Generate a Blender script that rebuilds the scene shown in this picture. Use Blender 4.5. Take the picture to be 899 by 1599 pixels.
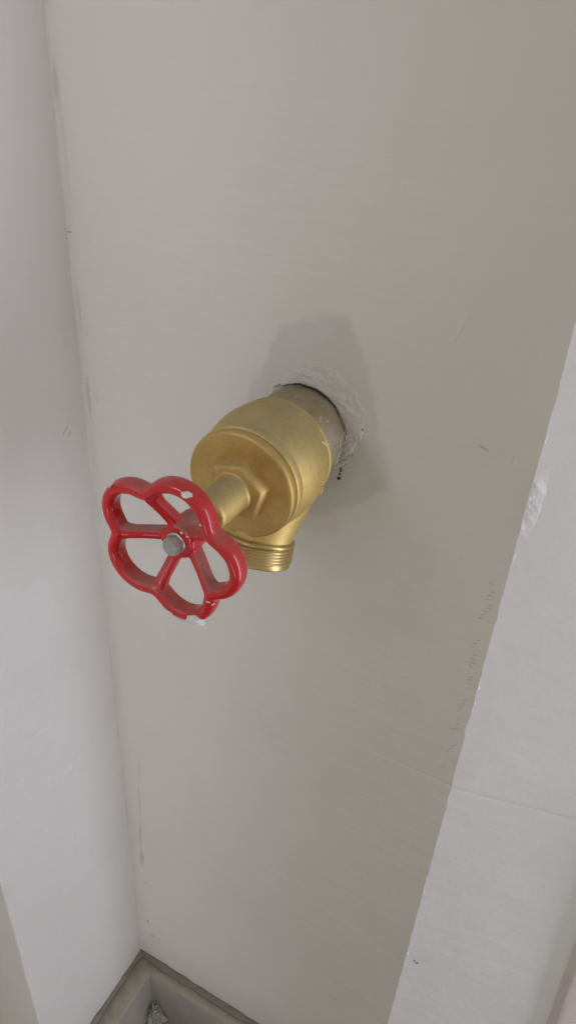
import bpy, bmesh, math, random
from mathutils import Vector, Matrix, noise
from mathutils.bvhtree import BVHTree
import numpy as np

random.seed(7)
R_ = math.radians
for o in list(bpy.data.objects):
    bpy.data.objects.remove(o)
sc = bpy.context.scene
C = sc.collection

# ------------------------------------------------------------------ camera
cam_d = bpy.data.cameras.new('camera')
cam = bpy.data.objects.new('camera', cam_d)
C.objects.link(cam)
right = Vector((0.8843229, 0.4637594, 0.0538538))
down = Vector((0.28241631, -0.43950996, -0.85268518))
fwd = Vector((-0.37177149, 0.76925822, -0.51964194))
M = Matrix.Identity(4)
for i in range(3):
    M[i][0] = right[i]; M[i][1] = -down[i]; M[i][2] = -fwd[i]
M.translation = Vector((0.235, -0.5039, 0.256))
cam.matrix_world = M
cam_d.sensor_fit = 'VERTICAL'
cam_d.sensor_height = 24.0
cam_d.sensor_width = 24.0
cam_d.lens = 24.0 * 1100 / 1599
cam_d.clip_start = 0.01
cam_d.clip_end = 50
sc.camera = cam

# ------------------------------------------------------------------ light
w = bpy.data.worlds.new('World'); sc.world = w; w.use_nodes = True
nt = w.node_tree
bg = nt.nodes['Background']
bg.inputs[0].default_value = (1.0, 0.945, 0.83, 1)
bg.inputs[1].default_value = 0.38

def area(name, loc, target, size, energy, col, size_y=None):
    d = bpy.data.lights.new(name, 'AREA'); d.energy = energy; d.color = col
    d.size = size
    if size_y:
        d.shape = 'RECTANGLE'; d.size_y = size_y
    o = bpy.data.objects.new(name, d); C.objects.link(o)
    o.location = loc
    o.rotation_euler = (Vector(target) - Vector(loc)).to_track_quat('-Z', 'Y').to_euler()
    return o
# added narrow cool beam behind the camera, brightens the wall's left part
dl = area('added_beam', (-0.20, -2.2, -0.1), (-0.17, 0, -0.28), 0.16, 0.25, (0.82, 0.84, 1.0), 2.0)
dl.data.spread = R_(14)
# daylight from a window to the right, almost in the plane of the back wall
area('window_light', (1.25, 0.035, -0.35), (-0.2, 0.0, -0.40), 0.31, 9.6, (0.84, 0.86, 1.0), 1.7)
# added near lamp upper left in front, and light thrown up from below in front
area('upper_left_lamp', (-0.22, -0.76, 0.30), (-0.05, 0, -0.05), 0.16, 0.75, (0.88, 0.92, 1.0))
area('low_lamp', (0.03, -1.85, -1.18), (0, 0, 0), 0.9, 2.6, (0.90, 0.92, 1.0), 0.30)

sc.view_settings.view_transform = 'Standard'
sc.view_settings.look = 'None'
sc.view_settings.exposure = 0.0
sc.view_settings.gamma = 1.0
sc.view_settings.use_curve_mapping = False
sc.render.engine = 'CYCLES'
sc.cycles.max_bounces = 8
sc.cycles.diffuse_bounces = 5
sc.cycles.use_denoising = True

# ------------------------------------------------------------------ material helpers
class NT:
    def __init__(s, name):
        s.m = bpy.data.materials.new(name); s.m.use_nodes = True
        s.t = s.m.node_tree; s.b = s.t.nodes['Principled BSDF']
        s.L = s.t.links
        s.tc = s.t.nodes.new('ShaderNodeTexCoord')
    def n(s, typ, **kw):
        x = s.t.nodes.new('ShaderNode' + typ)
        for k, v in kw.items(): setattr(x, k, v)
        return x
    def put(s, sock, v):
        if isinstance(v, bpy.types.NodeSocket): s.L.new(v, sock)
        else: sock.default_value = v
    def math(s, op, a, b=0.0, c=0.0, clamp=False):
        x = s.n('Math', operation=op, use_clamp=clamp)
        s.put(x.inputs[0], a); s.put(x.inputs[1], b); s.put(x.inputs[2], c)
        return x.outputs[0]
    def noise(s, scale, detail=4, rough=.55, vec=None, dist=0):
        x = s.n('TexNoise'); x.inputs['Scale'].default_value = scale
        x.inputs['Detail'].default_value = detail; x.inputs['Roughness'].default_value = rough
        x.inputs['Distortion'].default_value = dist
        s.L.new(vec or s.tc.outputs['Object'], x.inputs['Vector'])
        return x.outputs[0]
    def ramp(s, v, stops):
        x = s.n('ValToRGB'); e = x.color_ramp.elements
        while len(e) < len(stops): e.new(.5)
        for i, (p, c) in enumerate(stops):
            e[i].position = p; e[i].color = (c, c, c, 1) if not isinstance(c, tuple) else (*c, 1)
        s.L.new(v, x.inputs[0]); return x.outputs[0]
    def mix(s, f, a, b, mode='MIX'):
        x = s.n('Mix', data_type='RGBA', blend_type=mode)
        s.put(x.inputs[0], f)
        s.put(x.inputs[6], a if isinstance(a, bpy.types.NodeSocket) else (*a, 1))
        s.put(x.inputs[7], b if isinstance(b, bpy.types.NodeSocket) else (*b, 1))
        return x.outputs[2]
    def map(s, scale=(1, 1, 1), loc=(0, 0, 0), rot=(0, 0, 0), src='Object'):
        x = s.n('Mapping'); x.inputs['Scale'].default_value = scale
        x.inputs['Location'].default_value = loc; x.inputs['Rotation'].default_value = rot
        s.L.new(s.tc.outputs[src], x.inputs['Vector']); return x.outputs[0]
    def bump(s, h, strength, dist, prev=None):
        x = s.n('Bump'); x.inputs['Strength'].default_value = strength
        x.inputs['Distance'].default_value = dist
        s.L.new(h, x.inputs['Height'])
        if prev is not None: s.L.new(prev, x.inputs['Normal'])
        return x.outputs[0]
    def out(s, col=None, rough=None, metal=None, normal=None, **kw):
        if col is not None: s.put(s.b.inputs['Base Color'], col if isinstance(col, bpy.types.NodeSocket) else (*col, 1))
        if rough is not None: s.put(s.b.inputs['Roughness'], rough)
        if metal is not None: s.put(s.b.inputs['Metallic'], metal)
        if normal is not None: s.L.new(normal, s.b.inputs['Normal'])
        for k, v in kw.items(): s.put(s.b.inputs[k.replace('_', ' ')], v)
        return s.m
    def spot(s, axis, u, v, ru, rv, rot=0.0, edge=0.35, nz=None, namt=0.5):
        """soft elliptical mask in the wall plane; axis = ('X','Z') etc; metres"""
        sx = s.sep
        du = s.math('SUBTRACT', sx[axis[0]], u); dv = s.math('SUBTRACT', sx[axis[1]], v)
        c_, s_ = math.cos(rot), math.sin(rot)
        a = s.math('ADD', s.math('MULTIPLY', du, c_ / ru), s.math('MULTIPLY', dv, s_ / ru))
        b = s.math('ADD', s.math('MULTIPLY', du, -s_ / rv), s.math('MULTIPLY', dv, c_ / rv))
        d = s.math('SQRT', s.math('ADD', s.math('MULTIPLY', a, a), s.math('MULTIPLY', b, b)))
        if nz is not None: d = s.math('ADD', d, s.math('MULTIPLY', s.math('SUBTRACT', nz, .5), namt))
        x = s.n('MapRange', interpolation_type='SMOOTHSTEP')
        s.L.new(d, x.inputs[0]); x.inputs[1].default_value = 1 - edge; x.inputs[2].default_value = 1 + edge
        x.inputs[3].default_value = 1; x.inputs[4].default_value = 0
        return x.outputs[0]
    def separate(s):
        x = s.n('SeparateXYZ'); s.L.new(s.tc.outputs['Object'], x.inputs[0])
        s.sep = {'X': x.outputs[0], 'Y': x.outputs[1], 'Z': x.outputs[2]}

def wall_material(name, col, axis, marks=(), grooves=(), rough=.42, patch=None):
    """col base paint; marks = (u, v, ru, rv, rot, strength, colour)"""
    s = NT(name); s.separate()
    big = s.noise(3.2, 3, .5); mid = s.noise(38, 4, .6); fine = s.noise(420, 3, .6)
    c = s.mix(s.ramp(big, [(.3, 0), (.7, 1)]), tuple(x * .965 for x in col), tuple(min(1, x * 1.02) for x in col))
    blot = s.ramp(s.noise(11, 5, .65), [(.56, 0), (.74, 1)])
    c = s.mix(s.math('MULTIPLY', blot, .26), c, tuple(x * .86 for x in col))
    nz = s.noise(260, 3, .7)
    if patch:   # greyer polygon round the pipe, ragged outline
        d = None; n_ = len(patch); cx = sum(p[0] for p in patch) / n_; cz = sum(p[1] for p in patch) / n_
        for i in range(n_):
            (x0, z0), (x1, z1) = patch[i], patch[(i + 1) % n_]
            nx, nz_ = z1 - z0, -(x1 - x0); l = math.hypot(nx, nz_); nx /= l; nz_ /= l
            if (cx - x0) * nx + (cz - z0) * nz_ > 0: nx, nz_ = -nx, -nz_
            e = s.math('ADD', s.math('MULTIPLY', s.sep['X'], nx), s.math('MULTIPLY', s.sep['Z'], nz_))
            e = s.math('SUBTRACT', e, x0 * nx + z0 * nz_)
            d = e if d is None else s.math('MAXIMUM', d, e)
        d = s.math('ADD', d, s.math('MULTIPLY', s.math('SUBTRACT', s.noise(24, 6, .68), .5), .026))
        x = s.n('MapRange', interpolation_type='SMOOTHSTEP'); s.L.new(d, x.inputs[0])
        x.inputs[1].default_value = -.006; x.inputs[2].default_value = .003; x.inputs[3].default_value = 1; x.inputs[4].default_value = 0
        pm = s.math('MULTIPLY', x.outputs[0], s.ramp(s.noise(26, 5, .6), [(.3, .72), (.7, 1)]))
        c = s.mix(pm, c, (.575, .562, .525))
    for (u, v, ru, rv, rot, st, mc) in marks:
        m = s.spot(axis, u, v, ru, rv, rot, .55, nz, 2.2)
        c = s.mix(s.math('MULTIPLY', m, st * (1 if mc[0] < .15 else .62)), c, mc)
    h = s.math('ADD', s.math('MULTIPLY', big, 3.0), s.math('MULTIPLY', mid, .35))
    # long trowel strokes
    tr = s.noise(9, 3, .6, s.map((1.0, 1.0, 6.0), rot=(0, .35, 0)))
    h = s.math('ADD', h, s.math('MULTIPLY', tr, .5))
    nrm = s.bump(h, .5, .004)
    nrm = s.bump(fine, .12, .0006, nrm)
    for (g, wd, dep) in grooves:
        wob = s.math('MULTIPLY', s.math('SUBTRACT', s.noise(14, 3, .5), .5), .006)
        z = s.math('ADD', s.math('SUBTRACT', s.sep['Z'], g), wob)
        x = s.n('MapRange', interpolation_type='SMOOTHSTEP')
        s.L.new(s.math('ABSOLUTE', z), x.inputs[0]); x.inputs[1].default_value = 0; x.inputs[2].default_value = wd
        lim = s.n('MapRange', interpolation_type='SMOOTHSTEP'); s.L.new(s.sep['X'], lim.inputs[0])
        lim.inputs[1].default_value = .04; lim.inputs[2].default_value = .17
        gone = s.math('MULTIPLY', s.math('SUBTRACT', 1, x.outputs[0]), lim.outputs[0])
        nrm = s.bump(s.math('SUBTRACT', 1, gone), .5, dep, nrm)
    return s.out(c, s.math('ADD', rough, s.math('MULTIPLY', mid, .15)), 0, nrm)

DK = (.10, .085, .07); GR = (.20, .19, .17)
bm_marks = []
for (x, z, l, r) in [(.1841, -.0863, .0030, 0), (.1857, -.0991, .0028, .2), (.1868, -.1123, .0045, 0), (.1840, -.1204, .0022, .3),
                     (.1838, -.1531, .0030, .1), (.1852, -.1751, .0035, -.3), (.1846, -.1700, .0025, .1), (.1852, -.2315, .0022, .3), (.1860, -.2261, .003, .5),
                     (.1856, -.2571, .0035, .2), (.1850, -.2500, .003, .4), (.1850, -.2889, .0035, .7), (.1870, -.2840, .0035, .7), (.1829, -.3137, .003, .8), (.1862, -.196, .0022, 0)]:
    for q in range(3): bm_marks.append((x - .0012 * q, z - .0042 * q, l * random.uniform(.4, 1.2), random.uniform(.0004, .0011), r + random.uniform(-.3, .4), random.uniform(.08, .34), DK))
bm_marks += [(.1535, .0263, .0045, .0008, -.35, .42, DK), (.1761, .0229, .0006, .004, .1, .3, GR),
             (-.2182, -.6461, .0015, .030, 0, .35, GR), (-.2232, -.7903, .0035, .018, -.05, .6, GR), (-.222, -.73, .0025, .03, -.05, .4, GR), (-.214, -.58, .0015, .02, 0, .3, GR),
             (-.222, -.855, .003, .004, 0, .35, GR), (-.2228, -.97, .003, .005, 0, .35, DK), (-.216, -1.01, .003, .004, 0, .35, DK),
             (-.2425, .1318, .0035, .0008, .1, .5, DK), (-.2405, .245, .0030, .014, 0, .35, GR), (-.2375, .20, .0015, .03, 0, .18, GR),
             (-.2390, -.0256, .0022, .020, 0, .40, GR), (-.2400, .0645, .0015, .02, 0, .25, GR), (-.228, -.022, .002, .006, 0, .22, GR),
             (.121, .112, .0006, .014, -.4, .15, GR), (.030, -.40, .0006, .012, .3, .15, GR)]
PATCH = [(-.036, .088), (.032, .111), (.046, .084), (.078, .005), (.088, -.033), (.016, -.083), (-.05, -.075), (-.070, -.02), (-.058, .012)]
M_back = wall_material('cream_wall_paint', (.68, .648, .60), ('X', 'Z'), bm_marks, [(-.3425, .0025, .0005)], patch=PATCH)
M_left = wall_material('white_wall_paint', (.71, .692, .68), ('Y', 'Z'),
                       [(-.030, -.052, .008, .0012, .8, .5, GR), (-.025, -.058, .004, .001, .9, .5, GR), (-.1, -.62, .0012, .005, 0, .3, GR),
                        (-.16, -.10, .01, .0006, .4, .2, GR)])
M_right = wall_material('cool_white_wall_paint', (.84, .83, .86), ('X', 'Z'),
                        [(.2055, -.676, .0012, .0018, 0, .9, DK), (.2085, -.679, .0016, .0018, 0, .9, DK), (.26, -.28, .006, .0008, 0, .2, GR)], [(-.3455, .005, .0011)], rough=.38)
M_lump = wall_material('raw_plaster', (.585, .565, .53), ('X', 'Z'), rough=.6)

def simple(name, col, rough, metal=0, bs=60, bd=.0005, bst=.3, var=.2):
    s = NT(name)
    n1 = s.noise(bs, 5, .6)
    c = s.mix(n1, tuple(x * (1 - var) for x in col), tuple(min(1, x * (1 + var)) for x in col))
    return s.out(c, s.math('ADD', rough - .08, s.math('MULTIPLY', n1, .16)), metal, s.bump(n1, bst, bd))

def up_mask(s, lo, hi):
    g = s.n('NewGeometry'); x = s.n('SeparateXYZ'); s.L.new(g.outputs['Normal'], x.inputs[0])
    r = s.n('MapRange'); s.L.new(x.outputs[2], r.inputs[0])
    r.inputs[1].default_value = lo; r.inputs[2].default_value = hi
    return r.outputs[0]

def brass(name, col, rough, dust=.5, dark=(.20, .12, .03), metal=.85):
    s = NT(name)
    n1 = s.noise(45, 5, .6); n2 = s.noise(700, 3, .7); n3 = s.noise(18, 4, .6)
    c = s.mix(s.ramp(n1, [(.35, 0), (.7, 1)]), tuple(x * .84 for x in col), col)
    c = s.mix(s.math('MULTIPLY', s.ramp(n3, [(.52, 0), (.75, 1)]), .36), c, dark)
    dm = s.math('MULTIPLY', up_mask(s, .15, .95), s.math('MULTIPLY', s.ramp(s.noise(60, 5, .7), [(.25, .45), (.65, 1)]), dust))
    c = s.mix(dm, c, (.36, .32, .25))
    mt = s.math('MULTIPLY', s.math('SUBTRACT', 1, s.math('MULTIPLY', dm, .9)), metal)
    rg = s.math('ADD', rough, s.math('MULTIPLY', dm, .4))
    nrm = s.bump(n1, .22, .0014); nrm = s.bump(s.noise(260, 4, .7), .22, .0007, nrm); nrm = s.bump(n2, .25, .0003, nrm)
    c = s.mix(s.math('MULTIPLY', s.ramp(s.noise(330, 3, .7), [(.60, 0), (.72, 1)]), .35), c, dark)
    return s.out(c, rg, mt, nrm)
M_brass = brass('satin_brass', (.74, .56, .21), .52, .62)
M_cap = brass('cap_brass', (.68, .48, .17), .54, .35)
M_ring = brass('thread_brass', (.62, .47, .19), .30, .3)
def neck_mat():
    s = NT('cement_stained_brass')
    n1 = s.noise(38, 5, .65); st = s.noise(120, 4, .7, s.map((1, .35, 1)))
    c = s.mix(s.ramp(n1, [(.35, 0), (.62, 1)]), (.31, .245, .13), (.40, .345, .25))
    c = s.mix(s.ramp(st, [(.64, 0), (.70, .8)]), c, (.55, .52, .45))
    c = s.mix(s.ramp(s.noise(70, 4, .6), [(.58, 0), (.72, .7)]), c, (.20, .14, .07))
    return s.out(c, .55, .2, s.bump(n1, .5, .0015))
M_neck = neck_mat()
def red_mat():
    s = NT('red_gloss_paint')
    n1 = s.noise(70, 5, .6); n2 = s.noise(500, 3, .6)
    c = s.mix(n1, (.52, .006, .012), (.62, .012, .022))
    # dust lies on faces that look up
    dm = s.math('MULTIPLY', up_mask(s, .25, .9), s.math('MULTIPLY', s.ramp(s.noise(160, 5, .75), [(.3, .4), (.62, 1)]), .92))
    sp = s.n('SeparateXYZ'); s.L.new(s.tc.outputs['Object'], sp.inputs[0])
    rr = s.math('SQRT', s.math('ADD', s.math('MULTIPLY', sp.outputs[0], sp.outputs[0]), s.math('MULTIPLY', sp.outputs[2], sp.outputs[2])))
    inner = s.n('MapRange'); s.L.new(rr, inner.inputs[0]); inner.inputs[1].default_value = .038; inner.inputs[2].default_value = .056
    inner.inputs[3].default_value = 1; inner.inputs[4].default_value = .16   # handled rim stays cleaner than the sheltered inside
    dm = s.math('MULTIPLY', dm, inner.outputs[0])
    c = s.mix(dm, c, (.34, .24, .21))
    chip = s.math('MULTIPLY', s.ramp(s.noise(150, 4, .8), [(.655, 0), (.67, 1)]), .7)
    c = s.mix(chip, c, (.13, .05, .04))
    rg = s.math('ADD', s.math('ADD', .20, s.math('MULTIPLY', n1, .12)), s.math('MULTIPLY', dm, .55))
    nrm = s.bump(n1, .22, .0012); nrm = s.bump(n2, .06, .0002, nrm)
    return s.out(c, rg, 0, nrm, Coat_Weight=s.math('SUBTRACT', .55, s.math('MULTIPLY', dm, .8), clamp=True), Coat_Roughness=.05, Specular_IOR_Level=.35)
M_red = red_mat()
M_zinc = simple('zinc_plated_steel', (.50, .52, .49), .36, .8, 200, .0003, .4, .25)
M_white = simple('white_paint_splash', (.72, .70, .68), .5, 0, 200, .0006, .5, .05)
M_black = simple('dark_gap', (.055, .045, .035), .9, 0)
M_spindle = simple('greasy_spindle_brass', (.22, .15, .06), .45, .7)
M_basin = simple('grimy_basin', (.39, .365, .335), .45, 0, 30, .002, .35, .22)
M_rim = simple('basin_rim', (.34, .30, .24), .5, 0, 55, .003, .6, .35)
M_seal = simple('grey_sealant', (.19, .17, .135), .5, 0, 60, .003, .6, .3)
M_floor = simple('floor_screed', (.22, .20, .17), .7, 0, 20, .002, .4)
def trim_mat():
    s = NT('pinkish_trim'); n = s.noise(16, 4, .6)
    c = s.mix(s.ramp(n, [(.4, 0), (.62, 1)]), (.64, .60, .55), (.62, .54, .51))
    return s.out(c, .34, 0, s.bump(s.noise(40, 4), .35, .003))
M_trim = trim_mat()
def bag_mat():
    s = NT('clear_plastic')
    return s.out((.85, .84, .80), .15, 0, s.bump(s.noise(90, 4), .8, .004), Transmission_Weight=.55, IOR=1.3)
M_bag = bag_mat()
M_brown = simple('rusty_brown', (.10, .055, .035), .6, 0, 60, .002, .5, .4)

# ------------------------------------------------------------------ object helpers
def link(name, me, mat=None, parent=None, smooth=True):
    o = bpy.data.objects.new(name, me); C.objects.link(o)
    if mat: me.materials.append(mat)
    if smooth:
        for p in me.polygons: p.use_smooth = True
    if parent: o.parent = parent
    return o
def from_bm(name, bm, mat=None, parent=None, smooth=True, angle=None):
    bmesh.ops.recalc_face_normals(bm, faces=bm.faces)
    me = bpy.data.meshes.new(name); bm.to_mesh(me); bm.free()
    if angle is not None: me.set_sharp_from_angle(angle=R_(angle))
    return link(name, me, mat, parent, smooth)
def struct(o):
    o['kind'] = 'structure'; return o
def box_bm(x0, x1, y0, y1, z0, z1, bev=0, seg=2):
    bm = bmesh.new(); bmesh.ops.create_cube(bm, size=1)
    for v in bm.verts:
        v.co = Vector((x0 if v.co.x < 0 else x1, y0 if v.co.y < 0 else y1, z0 if v.co.z < 0 else z1))
    if bev: bmesh.ops.bevel(bm, geom=list(bm.edges), offset=bev, segments=seg, profile=.5, affect='EDGES')
    return bm
def lathe_bm(prof, seg=96, wob=0):
    """profile [(d, r)] about the axis running out of the wall (-Y)"""
    bm = bmesh.new(); rings = []
    for d, r in prof:
        if r <= 1e-6: rings.append([bm.verts.new((0, -d, 0))]); continue
        rings.append([bm.verts.new(((r + wob * noise.noise(Vector((math.cos(a) * 3, d * 60, math.sin(a) * 3)))) * math.cos(a), -d,
                                    (r + wob * noise.noise(Vector((math.cos(a) * 3, d * 60, math.sin(a) * 3)))) * math.sin(a)))
                      for a in [2 * math.pi * i / seg for i in range(seg)]])
    for A, B in zip(rings, rings[1:]):
        if len(A) == 1 and len(B) == 1: continue
        for i in range(seg):
            j = (i + 1) % seg
            if len(A) == 1: bm.faces.new((A[0], B[i], B[j]))
            elif len(B) == 1: bm.faces.new((A[i], B[0], A[j]))
            else: bm.faces.new((A[i], B[i], B[j], A[j]))
    return bm
def remeshed(bm, voxel, smooth_it, factor=.5):
    me = bpy.data.meshes.new('tmp'); bmesh.ops.recalc_face_normals(bm, faces=bm.faces); bm.to_mesh(me); bm.free()
    o = bpy.data.objects.new('tmp', me); C.objects.link(o)
    m = o.modifiers.new('r', 'REMESH'); m.mode = 'VOXEL'; m.voxel_size = voxel
    s = o.modifiers.new('s', 'SMOOTH'); s.factor = factor; s.iterations = smooth_it
    dg = bpy.context.evaluated_depsgraph_get()
    res = bpy.data.meshes.new_from_object(o.evaluated_get(dg))
    bpy.data.objects.remove(o)
    return res

# ------------------------------------------------------------------ the setting
XL, XR, YL = -.2456, .1943, -.216
ZB, ZT = -1.30, 1.1
def fbm(x, y, z, sc_=1): return noise.fractal(Vector((x, y, z)) * sc_, 1.0, 2.0, 4)

# back wall: a gridded, slightly uneven plaster face with depth behind it
bm = bmesh.new()
xs = np.linspace(XL - .03, XR, 60); zs = np.linspace(ZB, ZT, 260)
g = []
for z in zs:
    row = []
    for x in xs:
        t = x >= XR - 1e-6
        jx = (.0012 * fbm(0, 0, z, 60) + .0012 * fbm(3, 0, z, 9)) if t else 0
        fade = max(0, min(1, (abs(x - XR)) / .02)) if not t else 0
        row.append(bm.verts.new((x + jx, .0008 * fbm(x, 0, z, 7) * fade, z)))
    g.append(row)
for a in range(len(zs) - 1):
    for b in range(len(xs) - 1): bm.faces.new((g[a][b], g[a][b + 1], g[a + 1][b + 1], g[a + 1][b]))
edge_line = [row[-1].co.copy() for row in g]
bm.normal_update()
bk = [bm.verts.new((x, .25, z)) for x, z in ((XL - .03, ZB), (XR, ZB), (XR, ZT), (XL - .03, ZT))]
bm.faces.new(bk)
me = bpy.data.meshes.new('back_wall'); bm.to_mesh(me); bm.free()
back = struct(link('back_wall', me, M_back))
back['label'] = 'cream painted plaster wall behind the brass valve'

# right wall: turns away from the back wall at the arris
AR = R_(12); ca, sa = math.cos(AR), math.sin(AR)
bm = bmesh.new(); ss = np.concatenate([[0, .0012, .003], np.linspace(.006, .36, 44)]); g = []
for k, z in enumerate(zs):
    e = edge_line[k]; row = []
    for s_ in ss:
        x = e.x + s_ * ca; y = e.y + s_ * sa
        f_ = min(1, s_ / .02)
        row.append(bm.verts.new((x, y + .0008 * fbm(x, 1, z, 8) * f_ , z)))
    g.append(row)
for a in range(len(zs) - 1):
    for b in range(len(ss) - 1): bm.faces.new((g[a][b], g[a][b + 1], g[a + 1][b + 1], g[a + 1][b]))
me = bpy.data.meshes.new('right_wall'); bm.to_mesh(me); bm.free()
rw = struct(link('right_wall', me, M_right))
rw['label'] = 'white painted wall turning away right of the valve'

# left wall block with its free outer edge
bm = box_bm(XL - .5, XL, YL, .25, ZB, ZT, .003, 3)
bmesh.ops.subdivide_edges(bm, edges=[e for e in bm.edges if abs(e.verts[0].co.z - e.verts[1].co.z) > 1], cuts=150)
for v in bm.verts:
    if v.co.x > XL - .01:
        v.co.x += .0008 * fbm(0, v.co.y, v.co.z, 12); v.co.y += .0010 * fbm(5, 0, v.co.z, 20)
lw = struct(from_bm('left_wall', bm, M_left, angle=40))
lw['label'] = 'white plaster side wall left of the valve'
lw.data.materials.append(M_back)
for p in lw.data.polygons:
    if p.normal.y < -.8: p.material_index = 1

# soft plaster fillet in the corner
bm = bmesh.new(); rows = []
for k in range(300):
    z = ZB + .22 + (ZT - ZB - .22) * k / 299
    r = .0040 * (1 + .6 * fbm(2, 2, z, 18)); off = .0012 * fbm(9, 1, z, 5)
    pts = []
    for q in range(7):
        a = R_(90 * q / 6)
        # concave quarter round
        px = XL - .001 + r - r * math.cos(a) ; py = .0012 - r + r * math.sin(a)
        pts.append(bm.verts.new((px + off * (q / 6), py + off * (1 - q / 6), z)))
    rows.append(pts)
for A, B in zip(rows, rows[1:]):
    for i in range(6): bm.faces.new((A[i], A[i + 1], B[i + 1], B[i]))
fil = from_bm('corner_fillet', bm, M_left, lw)

# trim strip at far right
bm = bmesh.new()
def rw_pt(s_, out, z): return Vector((XR + s_ * ca + out * sa, s_ * sa - out * ca, z))
prof = [(.0, -.006), (.0002, .004), (.002, .0072), (.005, .0090), (.009, .0095), (.014, .0088), (.10, .0088), (.10, -.006)]
rows = []
for k in range(120):
    z = ZB + (ZT - ZB) * k / 119
    s0 = .1795 - (z + .69) * .062 + .0010 * fbm(1, 7, z, 14)
    rows.append([bm.verts.new(rw_pt(s0 + a, b + (.0006 * fbm(a * 9, 3, z, 20)), z)) for a, b in prof])
for A, B in zip(rows, rows[1:]):
    for i in range(len(prof) - 1): bm.faces.new((A[i], A[i + 1], B[i + 1], B[i]))
tr = struct(from_bm('wall_trim', bm, M_trim))
tr['label'] = 'pinkish glossy raised trim with rounded edge at lower right'
# dark chip on the trim
def blob_bm(n=1, r=.001, flat=.35, jit=.3, seed=0):
    bm = bmesh.new(); bmesh.ops.create_icosphere(bm, subdivisions=n, radius=r)
    for v in bm.verts:
        v.co *= 1 + jit * noise.noise(v.co / r * 1.7 + Vector((seed * 3.1, 0, 0)))
        v.co.z *= flat
    return bm
def place(o, p, n_, spin=0):
    q = Vector(n_).to_track_quat('Z', 'Y'); o.rotation_mode = 'QUATERNION'
    from mathutils import Quaternion
    o.rotation_quaternion = q @ Quaternion((0, 0, 1), spin); o.location = p
wn = Vector((sa, -ca, 0))
ch = from_bm('chip', blob_bm(2, .0026, .2, .5, 3), M_brown, tr)
place(ch, rw_pt(.1925, .0092, -.588), wn, .4)

# plaster repair lump on the arris
bm = bmesh.new()
nu, nv = 22, 46; g = []
for j in range(nv):
    z = .024 - .066 * j / (nv - 1); row = []
    for i in range(nu):
        u = -.0006 + .014 * i / (nu - 1)
        t = j / (nv - 1)
        env = math.sin(math.pi * t) ** .5 * (1 - (u / .0132)) if u < .0132 else 0
        env = max(0, env)
        h = env * (.0006 + .0034 * max(0, fbm(u * .6, 4, z * 1.3 + u, 110)) + .0030 * abs(fbm(u + .5 * z, 2, z, 60)))
        p = Vector((XR + u * ca + h * sa - .0004, u * sa - h * ca - .0003 * env + .0006 * (1 - min(1, env * 4)), z)) if u > 0 else Vector((XR - .0012 * env, .0008, z))
        row.append(bm.verts.new(p))
    g.append(row)
for a in range(nv - 1):
    for b in range(nu - 1): bm.faces.new((g[a][b], g[a][b + 1], g[a + 1][b + 1], g[a + 1][b]))
M_gloss = wall_material('glossy_filler', (.84, .83, .86), ('X', 'Z'), rough=.12)
from_bm('plaster_patch', bm, M_gloss, rw)

for k, (z, r, st) in enumerate([(-.205, .0022, 1.6), (-.225, .0016, 2.2), (-.665, .0026, 1.8), (-.69, .0018, 2), (.045, .0018, 2.6), (-.06, .0020, 2.0), (-.44, .0016, 2.4), (-.53, .0015, 2)]):
    o = from_bm('paint_nib', blob_bm(3, r, .4, .6, k + 60), M_gloss, rw)
    place(o, (XR + .0006, .0002, z), (.6, -1, 0), 0); o.scale = (1 / st, st, 1)
# ragged plaster ring round the pipe hole
outer = [(-60, .040), (-20, .046), (0, .052), (15, .058), (30, .063), (45, .066), (62, .065), (78, .063), (92, .060), (105, .053), (118, .048), (140, .0440), (180, .042), (300, .040)]
def rout(a):
    a = a % 360
    pts = sorted([(x % 360, r) for x, r in outer]); pts = [(pts[-1][0] - 360, pts[-1][1])] + pts + [(pts[0][0] + 360, pts[0][1])]
    for (a0, r0), (a1, r1) in zip(pts, pts[1:]):
        if a0 <= a <= a1: return r0 + (r1 - r0) * (a - a0) / (a1 - a0)
    return .042
bm = bmesh.new(); g = []; NA, NR = 260, 26
for i in range(NA):
    a = 360 * i / NA; ar = R_(a); ro = rout(a) * (1 + .055 * fbm(math.cos(ar), 2, math.sin(ar), 4.5) + .03 * fbm(math.cos(ar), 4, math.sin(ar), 13)); 
    gap = .0002 + .0011 * max(0, math.sin(R_((a - 25) * 180 / 80))) if 25 < a < 105 else .0002
    ri = .0405 + gap + .0014 * max(0, fbm(math.cos(ar), 8, math.sin(ar), 7))
    row = []
    row.append(bm.verts.new((ri * math.cos(ar), .006, ri * math.sin(ar))))
    for j in range(NR):
        t = j / (NR - 1); r = ri + (max(ro, ri + .0008) - ri) * t
        x, z = r * math.cos(ar), r * math.sin(ar)
        ridge = abs(fbm(ar * 2.6 + r * 60, 1, r * 150 + 2.2 * fbm(x, 3, z, 50), 1.0)) * max(0, .6 + 1.1 * fbm(x, 6, z, 30))
        h = (1 - t) ** .8 * .0026 + math.sin(math.pi * min(1, t * 1.02)) ** .7 * (.0080 * ridge * ridge + .0022 * fbm(x, 5, z, 120) + .0009 * fbm(x, 9, z, 300))
        big_ = max(0, min(1, (ro - .041) / .012))
        h = max(h, 0) * (.18 + .42 * big_)
        if j == NR - 1: h = -.0016
        row.append(bm.verts.new((x, -h - .0002, z)))
    g.append(row)
for i in range(NA):
    A, B = g[i], g[(i + 1) % NA]
    for j in range(NR): bm.faces.new((A[j], A[j + 1], B[j + 1], B[j]))
pr = from_bm('plaster_ring', bm, M_lump, back)
# the dark hole behind the gap
bm = lathe_bm([(.0004, .0425), (.0004, .0385)], 64)
hole = from_bm('pipe_hole', bm, M_black, back)
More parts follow.
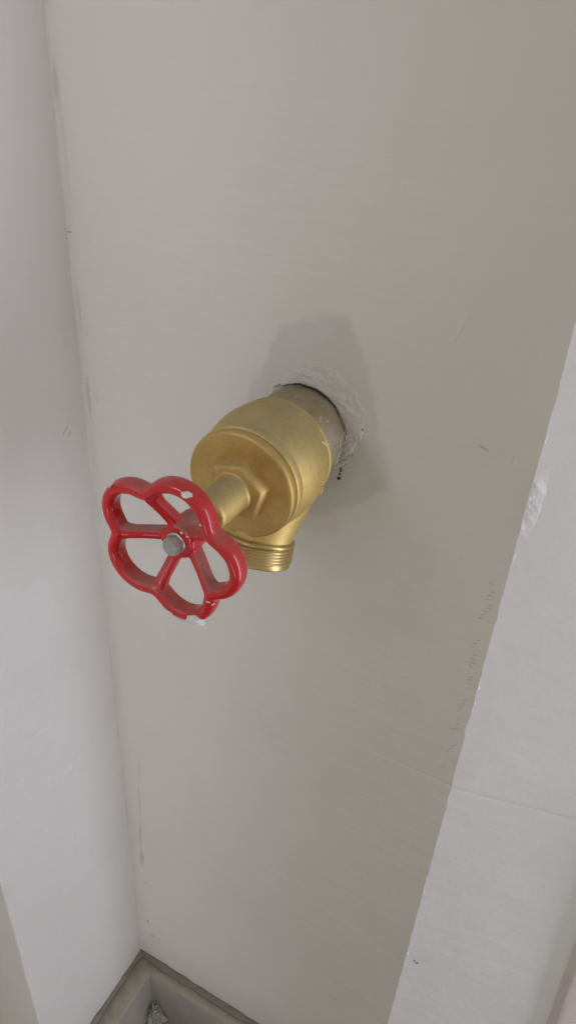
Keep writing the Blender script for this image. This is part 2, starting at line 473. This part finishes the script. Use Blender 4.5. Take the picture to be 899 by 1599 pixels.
# crumbs and pits below right of the pipe
for k, (x, z, r) in enumerate([(.0374, -.018, .0016), (.0395, -.0267, .0010), (.0388, -.030, .0010), (.0384, -.0345, .0016), (.0425, -.0161, .0009), (.0391, -.0245, .0008),
                               (.0555, .0175, .0007), (-.024, .0375, .0011), (-.0265, .0362, .0009)]):
    b = from_bm('pit', blob_bm(2, r, .4, .6, k), M_black, back)
    place(b, (x, -.0006 if r < .002 else 0, z), (0, -1, 0), k)
    if k == 6: b.location.y = -.0035
# broken flakes of plaster along the right side of the pipe
for k in range(26):
    a = R_(random.uniform(-26, 62)); rr_ = random.uniform(.0425, .0475) + .006 * random.random() * (k % 3 == 0); sz = random.uniform(.0012, .0036)
    bm = bmesh.new(); nv_ = 6
    top = [bm.verts.new((sz * random.uniform(.5, 1.2) * math.cos(6.283 * i / nv_), .5 * sz * random.uniform(.5, 1.2) * math.sin(6.283 * i / nv_), .0004)) for i in range(nv_)]
    bot = [bm.verts.new(v.co - Vector((0, 0, .0009))) for v in top]
    bm.faces.new(top); bm.faces.new(bot)
    for i in range(nv_): bm.faces.new((top[i], top[(i + 1) % nv_], bot[(i + 1) % nv_], bot[i]))
    o = from_bm('plaster_flake', bm, M_lump, back, smooth=False)
    place(o, (rr_ * math.cos(a), -random.uniform(.0004, .0020), rr_ * math.sin(a)), (random.uniform(-.6, .6), -1, random.uniform(-.4, .6)), a + 1.57 + random.uniform(-.5, .5))
# hairline crack where plaster meets pipe, upper left to upper right
bm = bmesh.new(); pa = []
for i in range(90):
    t = i / 89; a = R_(130 - 118 * t); r = .0428 + .0008 * fbm(t * 6, 0, 0, 2) + (.0020 * max(0, .12 - t) / .12)
    wd = (.0002 + .0011 * math.sin(math.pi * min(1, t * 1.15)) ** 2) * (1 + .5 * fbm(t * 11, 3, 0, 2)) if t < .87 else .00025
    pa.append([bm.verts.new(((r + s_ * wd) * math.cos(a), -.0030, (r + s_ * wd) * math.sin(a))) for s_ in (-1, 1)])
for A, B in zip(pa, pa[1:]): bm.faces.new((A[0], A[1], B[1], B[0]))
# (the crack is a recessed dark lip just over the plaster edge)
from_bm('crack', bm, M_black, back)

# ------------------------------------------------------------------ valve
valve = bpy.data.objects.new('hydrant_valve', None); C.objects.link(valve)
valve.rotation_euler = (R_(2.8), 0, 0)
valve['label'] = 'brass fire hydrant valve with red handwheel sticking out of the wall'
valve['category'] = 'valve'

neck = from_bm('inlet_neck', lathe_bm([(-.02, .0400), (.0, .0408), (.012, .0412), (.030, .0408), (.0385, .0405)], 96, .0010), M_neck, valve)
collar = from_bm('collar', lathe_bm([(.0375, .040), (.0376, .0448), (.0384, .0458), (.0394, .0460), (.0404, .0455), (.043, .0452)], 128), M_brass, valve)
# body: bulb plus downward outlet, fused
bodyp = [(.037, 0), (.037, .0440), (.041, .0452), (.047, .0468), (.054, .0484), (.062, .0492), (.070, .0490), (.078, .0479), (.086, .0462), (.093, .0444), (.0935, 0)]
bm = lathe_bm(bodyp, 96)
T = R_(24); S0 = .055
adir = Vector((.05, -math.sin(T), -math.cos(T))).normalized(); bdir = Vector((0, math.cos(T), -math.sin(T))); odir = Vector((0, -S0, 0))
def outlet_ring(bm, s_, r, rb=None, seg=72):
    rb = rb or r
    o = odir + adir * s_
    return [bm.verts.new(o + r * math.cos(a) * Vector((1, 0, 0)) + rb * math.sin(a) * bdir) for a in [2 * math.pi * i / seg for i in range(seg)]]
def outlet_bm(bm, prof, closed=True):
    rs = [outlet_ring(bm, *q) for q in prof]
    for A, B in zip(rs, rs[1:]):
        for i in range(72): bm.faces.new((A[i], A[(i + 1) % 72], B[(i + 1) % 72], B[i]))
    if closed: bm.faces.new(rs[0]); bm.faces.new(rs[-1])
outlet_bm(bm, [(0, .0420, .0290), (.020, .0410, .0295), (.034, .0385, .0305), (.046, .0338, .0305), (.058, .0300, .0292), (.066, .0287, .0287)])
# rib swelling between bulb and outlet
me = remeshed(bm, .00085, 14)
body = link('body', me, M_brass, valve)
bvh = BVHTree.FromObject(body, bpy.context.evaluated_depsgraph_get())
flange = from_bm('body_lip', lathe_bm([(.084, .0455), (.089, .0456), (.0925, .0458), (.0962, .0457), (.0968, .0452), (.0969, .040)], 128), M_brass, valve)
cap = from_bm('bonnet_cap', lathe_bm([(.0955, .0430), (.0975, .0436), (.0980, .0446), (.0992, .0450), (.1028, .0450), (.1042, .0444), (.1050, .0432), (.1051, .0424), (.1046, .030), (.1046, .020), (.1046, 0)], 128), M_cap, valve, angle=50)
# hexagonal boss
bm = bmesh.new(); rs = []
for d, r, rd in [(.1036, .0272, 0), (.1050, .0262, 0), (.1060, .0257, 0), (.1128, .0247, 0), (.1142, .0236, 0), (.1146, .0225, 0), (.1146, .012, 0)]:
    ring = []
    for k in range(6):
        a0 = R_(13 + 60 * k)
        for q in (-1, 1):
            a = a0 + q * R_(2.2)
            ring.append(bm.verts.new((r * math.cos(a) * .995, -d, r * math.sin(a) * .995)))
    rs.append(ring)
for A, B in zip(rs, rs[1:]):
    for i in range(12): bm.faces.new((A[i], A[(i + 1) % 12], B[(i + 1) % 12], B[i]))
bm.faces.new(rs[-1])
hexb = from_bm('hex_boss', bm, M_cap, valve, angle=35)
gland = from_bm('gland', lathe_bm([(.1140, .0185), (.1148, .0162), (.1160, .0152), (.118, .0149), (.146, .0145), (.1485, .0141), (.1500, .0128), (.1500, .0095), (.1470, .0090), (.1470, 0)], 96), M_brass, valve, angle=50)
spin = from_bm('spindle', lathe_bm([(.146, .0062), (.1600, .0062)], 32), M_spindle, valve)
gn = from_bm('packing_nut', lathe_bm([(.147, .0088), (.1535, .0088), (.1545, .0078), (.1545, 0)], 6), M_brass, valve, smooth=False)
# outlet thread
bm = bmesh.new(); prof = [(.0575, .0330), (.0578, .0352), (.0586, .0362), (.0602, .0365), (.0614, .0362), (.0620, .0352)]
s_ = .0625
while s_ < .0755:
    prof += [(s_, .0349), (s_ + .0008, .0361), (s_ + .0014, .0361), (s_ + .0021, .0349)]; s_ += .0026
prof += [(.0765, .0349), (.0785, .0352), (.0793, .0346), (.0793, .0310), (.0780, .0300), (.050, .0298)]
prof = [(a + .0055, b - .0050) for a, b in prof]
outlet_bm(bm, prof, False)
bmesh.ops.remove_doubles(bm, verts=bm.verts, dist=1e-6)
thread = from_bm('outlet_thread', bm, M_ring, valve, angle=60)
# bore closed by a disc inside
bm = bmesh.new(); rr = outlet_ring(bm, .066, .0262); bm.faces.new(rr); from_bm('valve_seat', bm, M_spindle, valve)

# raised casting mark: a small ring and two dots low on the right flank
def on_body(p):
    loc, nrm, _, _ = bvh.find_nearest(Vector(p)); return loc, nrm
def torus_bm(R1, r1, sx=1, n=28, m=8):
    bm = bmesh.new(); rows = []
    for i in range(n):
        a = 2 * math.pi * i / n
        rows.append([bm.verts.new(((R1 + r1 * math.cos(b)) * math.cos(a) * sx, (R1 + r1 * math.cos(b)) * math.sin(a), r1 * math.sin(b))) for b in [2 * math.pi * k / m for k in range(m)]])
    for i in range(n):
        A, B = rows[i], rows[(i + 1) % n]
        for k in range(m): bm.faces.new((A[k], A[(k + 1) % m], B[(k + 1) % m], B[k]))
    return bm
l, n_ = on_body((.0420, -.052, -.0190))
cm = from_bm('casting_mark', torus_bm(.0048, .0009, .75), M_brass, valve); place(cm, l, n_, .6)
for k, p in enumerate([(.0478, -.060, -.004), (.0474, -.060, -.0095)]):
    l, n_ = on_body(p); o = from_bm('casting_dot', blob_bm(2, .0016, .6, .15, k), M_cap, valve); place(o, l, n_)
# white paint flecks on bulb and neck
def fleck_bm(l_, w_, bend=.2, h=.0003, seed=0):
    bm = bmesh.new(); n = 14; L_, R2, Tp = [], [], []
    for i in range(n):
        t = i / (n - 1); x = (t - .5) * l_; y = bend * l_ * (t - .5) ** 2 * 2 + .0006 * noise.noise(Vector((t * 4, seed, 0)))
        ww = w_ * .5 * math.sin(math.pi * (t * .94 + .03)) ** .6 * (1 + .4 * noise.noise(Vector((t * 9, seed, 3))))
        L_.append(bm.verts.new((x, y - ww, -.0002))); R2.append(bm.verts.new((x, y + ww, -.0002))); Tp.append(bm.verts.new((x, y, h)))
    for i in range(n - 1):
        bm.faces.new((L_[i], L_[i + 1], Tp[i + 1], Tp[i])); bm.faces.new((Tp[i], Tp[i + 1], R2[i + 1], R2[i]))
    return bm
l, n_ = on_body((.041, -.047, .022))
FLECKS = []
fl = from_bm('paint_fleck', fleck_bm(.0085, .0013, .3, .0004, 1), M_white, valve); place(fl, l + n_ * .0003, n_, 2.3)
for k, (a, d, ln, sp) in enumerate([(8, .012, .008, 1.2), (-8, .014, .010, 1.4), (14, .006, .008, .2), (-20, .010, .006, .4), (3, .004, .007, 0)]):
    a = R_(a); n_ = Vector((math.cos(a), 0, math.sin(a)))
    o = from_bm('paint_fleck', fleck_bm(ln, .0011, .1, .0003, k + 4), M_lump, valve); place(o, n_ * .0416 + Vector((0, -d, 0)), n_, sp)
# thin fin of spilled solder/cement on the underside of the neck
for k, (a, d, r) in enumerate([(-42, .020, .0035), (-52, .026, .0028), (-36, .031, .0024)]):
    a = R_(a); n_ = Vector((math.cos(a), 0, math.sin(a)))
    o = from_bm('cement_crumb', blob_bm(2, r, .5, .5, k + 20), M_neck, valve); place(o, n_ * .0408 + Vector((0, -d, 0)), n_, k)

# ------------------------------------------------------------------ handwheel
wheel = bpy.data.objects.new('handwheel', None); C.objects.link(wheel); wheel.parent = valve
wheel.location = (-.002, -.190, -.0032)
RC, RHO = .0323, .0256
def r_out(phi):
    k = round(phi / R_(72)); p = phi - k * R_(72)
    r = RC * math.cos(p) + math.sqrt(max(RHO ** 2 - (RC * math.sin(p)) ** 2, 0))
    return r
def smooth_r(phi):
    return sum(r_out(phi + R_(d)) * wt for d, wt in ((-8, 1), (-4, 1.5), (0, 2), (4, 1.5), (8, 1))) / 7
bm = bmesh.new()
# rim: closed tube of oval section following the lobed outline
n = 240; m = 20; rows = []
HW, HD = .0047, .0070        # half width (radial) and half depth (along axis)
cen = []
for i in range(n):
    a = 2 * math.pi * i / n; r = smooth_r(a) - HW
    cen.append(Vector((r * math.cos(a), 0, r * math.sin(a))))
for i in range(n):
    tg = (cen[(i + 1) % n] - cen[i - 1]).normalized(); nr = Vector((tg.z, 0, -tg.x))
    row = []
    for k in range(m):
        b = 2 * math.pi * k / m; cx, cy = math.cos(b), math.sin(b)
        cx = math.copysign(abs(cx) ** .75, cx); cy = math.copysign(abs(cy) ** .75, cy)
        row.append(bm.verts.new(cen[i] + nr * (HW * cx) + Vector((0, HD * cy, 0))))
    rows.append(row)
for i in range(n):
    A, B = rows[i], rows[(i + 1) % n]
    for k in range(m): bm.faces.new((A[k], A[(k + 1) % m], B[(k + 1) % m], B[k]))
# spokes: run to the notches of the outline, dished back at the hub
for k in range(5):
    a = R_(36 + 72 * k); rad = Vector((math.cos(a), 0, math.sin(a))); tan = Vector((-math.sin(a), 0, math.cos(a)))
    prev = None; first = None
    for q, (r, hw, y0, hd) in enumerate([(.004, .0045, .0145, .0060), (.014, .0044, .0130, .0058), (.024, .0042, .0080, .0055), (.033, .0043, .0028, .0055), (.040, .0056, 0, .0060), (.0435, .0070, 0, .0062)]):
        ring = []
        for u in range(12):
            b = 2 * math.pi * u / 12; cx, cy = math.cos(b), math.sin(b)
            cx = math.copysign(abs(cx) ** .6, cx); cy = math.copysign(abs(cy) ** .6, cy)
            ring.append(bm.verts.new(rad * r + tan * (hw * cx) + Vector((0, y0 + hd * cy, 0))))
        if prev:
            for u in range(12): bm.faces.new((prev[u], prev[(u + 1) % 12], ring[(u + 1) % 12], ring[u]))
        else: bm.faces.new(ring)
        prev = ring
    bm.faces.new(prev)
hb = lathe_bm([(-.033, 0), (-.033, .0125), (-.030, .0132), (-.015, .0134), (-.0085, .0134), (-.0068, .0124), (-.0068, 0)], 48)
tmp = bpy.data.meshes.new('t'); hb.to_mesh(tmp); hb.free(); bm.from_mesh(tmp)
me = remeshed(bm, .00075, 9)
# split the casting into rim, spokes and hub, keeping the blended normals
co = np.zeros(len(me.vertices) * 3); me.vertices.foreach_get('co', co); co = co.reshape(-1, 3)
vn = np.array([v.normal[:] for v in me.vertices])
groups = {}
for p in me.polygons:
    c = p.center; r = math.hypot(c.x, c.z); a = math.degrees(math.atan2(c.z, c.x)) % 72
    ph = math.atan2(c.z, c.x); k = int((math.degrees(ph) % 360) // 72)
    if r < .0143: key = ('hub', 0)
    elif r > min(smooth_r(ph) - .0112, .0395): key = ('rim', 0)
    else: key = ('spoke', k)
    groups.setdefault(key, []).append(p)
for (nm, k), ps in sorted(groups.items()):
    used = sorted({v for p in ps for v in p.vertices}); mp = {v: i for i, v in enumerate(used)}
    m2 = bpy.data.meshes.new(nm); m2.from_pydata([tuple(co[v]) for v in used], [], [[mp[v] for v in p.vertices] for p in ps])
    o = link(nm, m2, M_red, wheel)
    m2.normals_split_custom_set_from_vertices([tuple(vn[v]) for v in used])
wb = BVHTree.FromPolygons([Vector(c) for c in co], [list(p.vertices) for p in me.polygons])
# hub bolt
bolt = from_bm('bolt_washer', lathe_bm([(-.0085, .0079), (-.0062, .0079), (-.0058, .0074), (-.0058, 0)], 40), M_zinc, wheel, angle=40)
bm = bmesh.new(); rs = []
for d, r in [(-.0062, .0073), (.0, .0073), (.0012, .0066), (.0012, .0)]:
    if r == 0: continue
    rs.append([bm.verts.new((r * math.cos(R_(20 + 60 * k)), -d, r * math.sin(R_(20 + 60 * k)))) for k in range(6)])
for A, B in zip(rs, rs[1:]):
    for i in range(6): bm.faces.new((A[i], A[(i + 1) % 6], B[(i + 1) % 6], B[i]))
bm.faces.new(rs[-1])
bmesh.ops.bevel(bm, geom=list(bm.edges), offset=.0006, segments=2, affect='EDGES')
hx = from_bm('bolt', bm, M_zinc, wheel, angle=40)
# white paint splashes on the rim
def on_wheel(p, off=0):
    l, n_, _, _ = wb.find_nearest(Vector(p)); return l + n_ * off, n_
for k, (p, r, fl_, st) in enumerate([((.0225, -.0095, -.0510), .0060, .5, 1.05), ((.0185, -.009, -.0540), .0048, .45, 1.2), ((.0245, -.004, -.053), .0036, .5, 1), ((.0125, -.006, -.056), .0040, .25, 1.5), ((.0065, -.005, -.055), .0034, .22, 1.5),
                                 ((-.001, -.0065, -.0515), .0030, .2, 1.7), ((.0215, -.0085, .0540), .0027, .16, 1.35), ((-.0400, -.003, .0385), .0032, .16, 1.9), ((.0050, .002, .0100), .0011, .3, 1.2), ((.0300, -.006, .0330), .0009, .3, 1), ((.0100, .003, .0090), .0009, .3, 1.4), ((.0330, -.005, -.0280), .0010, .3, 1.8), ((.0380, -.006, -.0310), .0009, .3, 1.5), ((-.0480, -.005, -.0300), .0010, .25, 1.3)]):
    l, n_ = on_wheel(p); o = from_bm('paint_splash', blob_bm(3, r, fl_, .42, k + 31), M_white, wheel)
    place(o, l, n_, k * 1.3 if st < 1.3 else 0); o.scale = (st, 1 / st, 1)

# ------------------------------------------------------------------ basin at the foot of the wall
ZR = -1.0869
basin = bpy.data.objects.new('mop_basin', None); C.objects.link(basin); basin.location = (XL, 0, ZB)
basin['label'] = 'grimy sunken floor basin with grey sealed rim in the wall corner'
basin['category'] = 'floor basin'
def bpart(name, bm, mat, **k):
    o = from_bm(name, bm, mat, **k); o.parent = basin; o.matrix_parent_inverse = Matrix.Translation(-Vector((XL, 0, ZB))); return o
X0, X1, Y0, Y1 = XL + .002, .30, -.55, -.002
ix0, ix1, iy0, iy1 = -.2085, .26, -.51, -.0225
bm = bmesh.new()
def rect(x0, x1, y0, y1, z, nn=14, jit=0):
    pts = []
    cs = [(x0, y1), (x1, y1), (x1, y0), (x0, y0)]
    for q in range(4):
        a, b = Vector((*cs[q], z)), Vector((*cs[(q + 1) % 4], z))
        for i in range(nn):
            p = a.lerp(b, i / nn); p += Vector((noise.noise(p * 30), noise.noise(p * 30 + Vector((5, 0, 0))), noise.noise(p * 20 + Vector((0, 9, 0))))) * jit
            pts.append(bm.verts.new(p))
    return pts
L1 = [rect(X0, X1, Y0, Y1, ZB), rect(X0, X1, Y0, Y1, ZR - .004), rect(X0 + .004, X1 - .004, Y0 + .004, Y1 - .004, ZR, jit=.0006),
      rect(ix0 - .004, ix1 + .004, iy0 - .004, iy1 + .004, ZR, jit=.001), rect(ix0, ix1, iy0, iy1, ZR - .003, jit=.0006)]
for A, B in zip(L1, L1[1:]):
    for i in range(len(A)): bm.faces.new((A[i], A[(i + 1) % len(A)], B[(i + 1) % len(A)], B[i]))
bpart('rim', bm, M_rim)
bm = bmesh.new()
L1 = [rect(ix0, ix1, iy0, iy1, ZR - .003), rect(ix0 + .006, ix1 - .006, iy0 + .006, iy1 - .006, ZR - .150), rect(ix0 + .018, ix1 - .018, iy0 + .018, iy1 - .018, ZR - .165)]
for A, B in zip(L1, L1[1:]):
    for i in range(len(A)): bm.faces.new((A[i], A[(i + 1) % len(A)], B[(i + 1) % len(A)], B[i]))
bm.faces.new(L1[-1])
bpart('bowl', bm, M_basin, angle=40)
def bead(name, p0, p1, r, seed):
    bm = bmesh.new(); rows = []; p0, p1 = Vector(p0), Vector(p1); d = (p1 - p0).normalized(); s = d.cross(Vector((0, 0, 1)))
    for i in range(80):
        p = p0.lerp(p1, i / 79); rr = r * (1 + .45 * fbm(p.x, p.y, seed, 28))
        rows.append([bm.verts.new(p + s * (rr * math.cos(a)) + Vector((0, 0, rr * 1.1 * math.sin(a)))) for a in [2 * math.pi * k / 10 for k in range(10)]])
    for A, B in zip(rows, rows[1:]):
        for k in range(10): bm.faces.new((A[k], A[(k + 1) % 10], B[(k + 1) % 10], B[k]))
    return bpart(name, bm, M_seal)
bead('sealant_bead', (XL, -.001, ZR), (.30, -.001, ZR), .0080, 1)
bead('sealant_bead', (XL + .001, 0, ZR), (XL + .001, -.21, ZR), .0060, 2)
# rusty drain cover on the basin floor
bm = bmesh.new(); bmesh.ops.create_cone(bm, cap_ends=True, segments=40, radius1=.05, radius2=.045, depth=.012)
bmesh.ops.bevel(bm, geom=list(bm.edges), offset=.002, segments=2, affect='EDGES')
o = bpart('drain_cover', bm, M_brown, angle=40); o.location = Vector((-.150, -.080, ZR - .158))
# crumpled clear plastic wrap in the basin corner
bm = bmesh.new(); bmesh.ops.create_icosphere(bm, subdivisions=5, radius=1)
for v in bm.verts:
    q = v.co.copy(); f_ = 1 + .9 * (abs(noise.noise(q * 2.3)) - .2) + .45 * abs(noise.noise(q * 4.1))
    v.co = Vector((q.x * .011 * (1 + .5 * math.sin(q.z * 7)), q.y * .010 * (1 + .5 * math.cos(q.z * 9)), q.z * .036)) * f_
bag = from_bm('plastic_wrap', bm, M_bag)
bag.location = (-.192, -.036, ZR - .118)
bag['label'] = 'crumpled clear plastic wrap in the corner of the floor basin'
bag['category'] = 'plastic wrap'

# floor under and in front
bm = box_bm(-.75, 1.2, -2.5, .25, ZB - .05, ZB - .002)
fl = struct(from_bm('floor', bm, M_floor, smooth=False)); fl['label'] = 'dull grey floor screed below the basin'
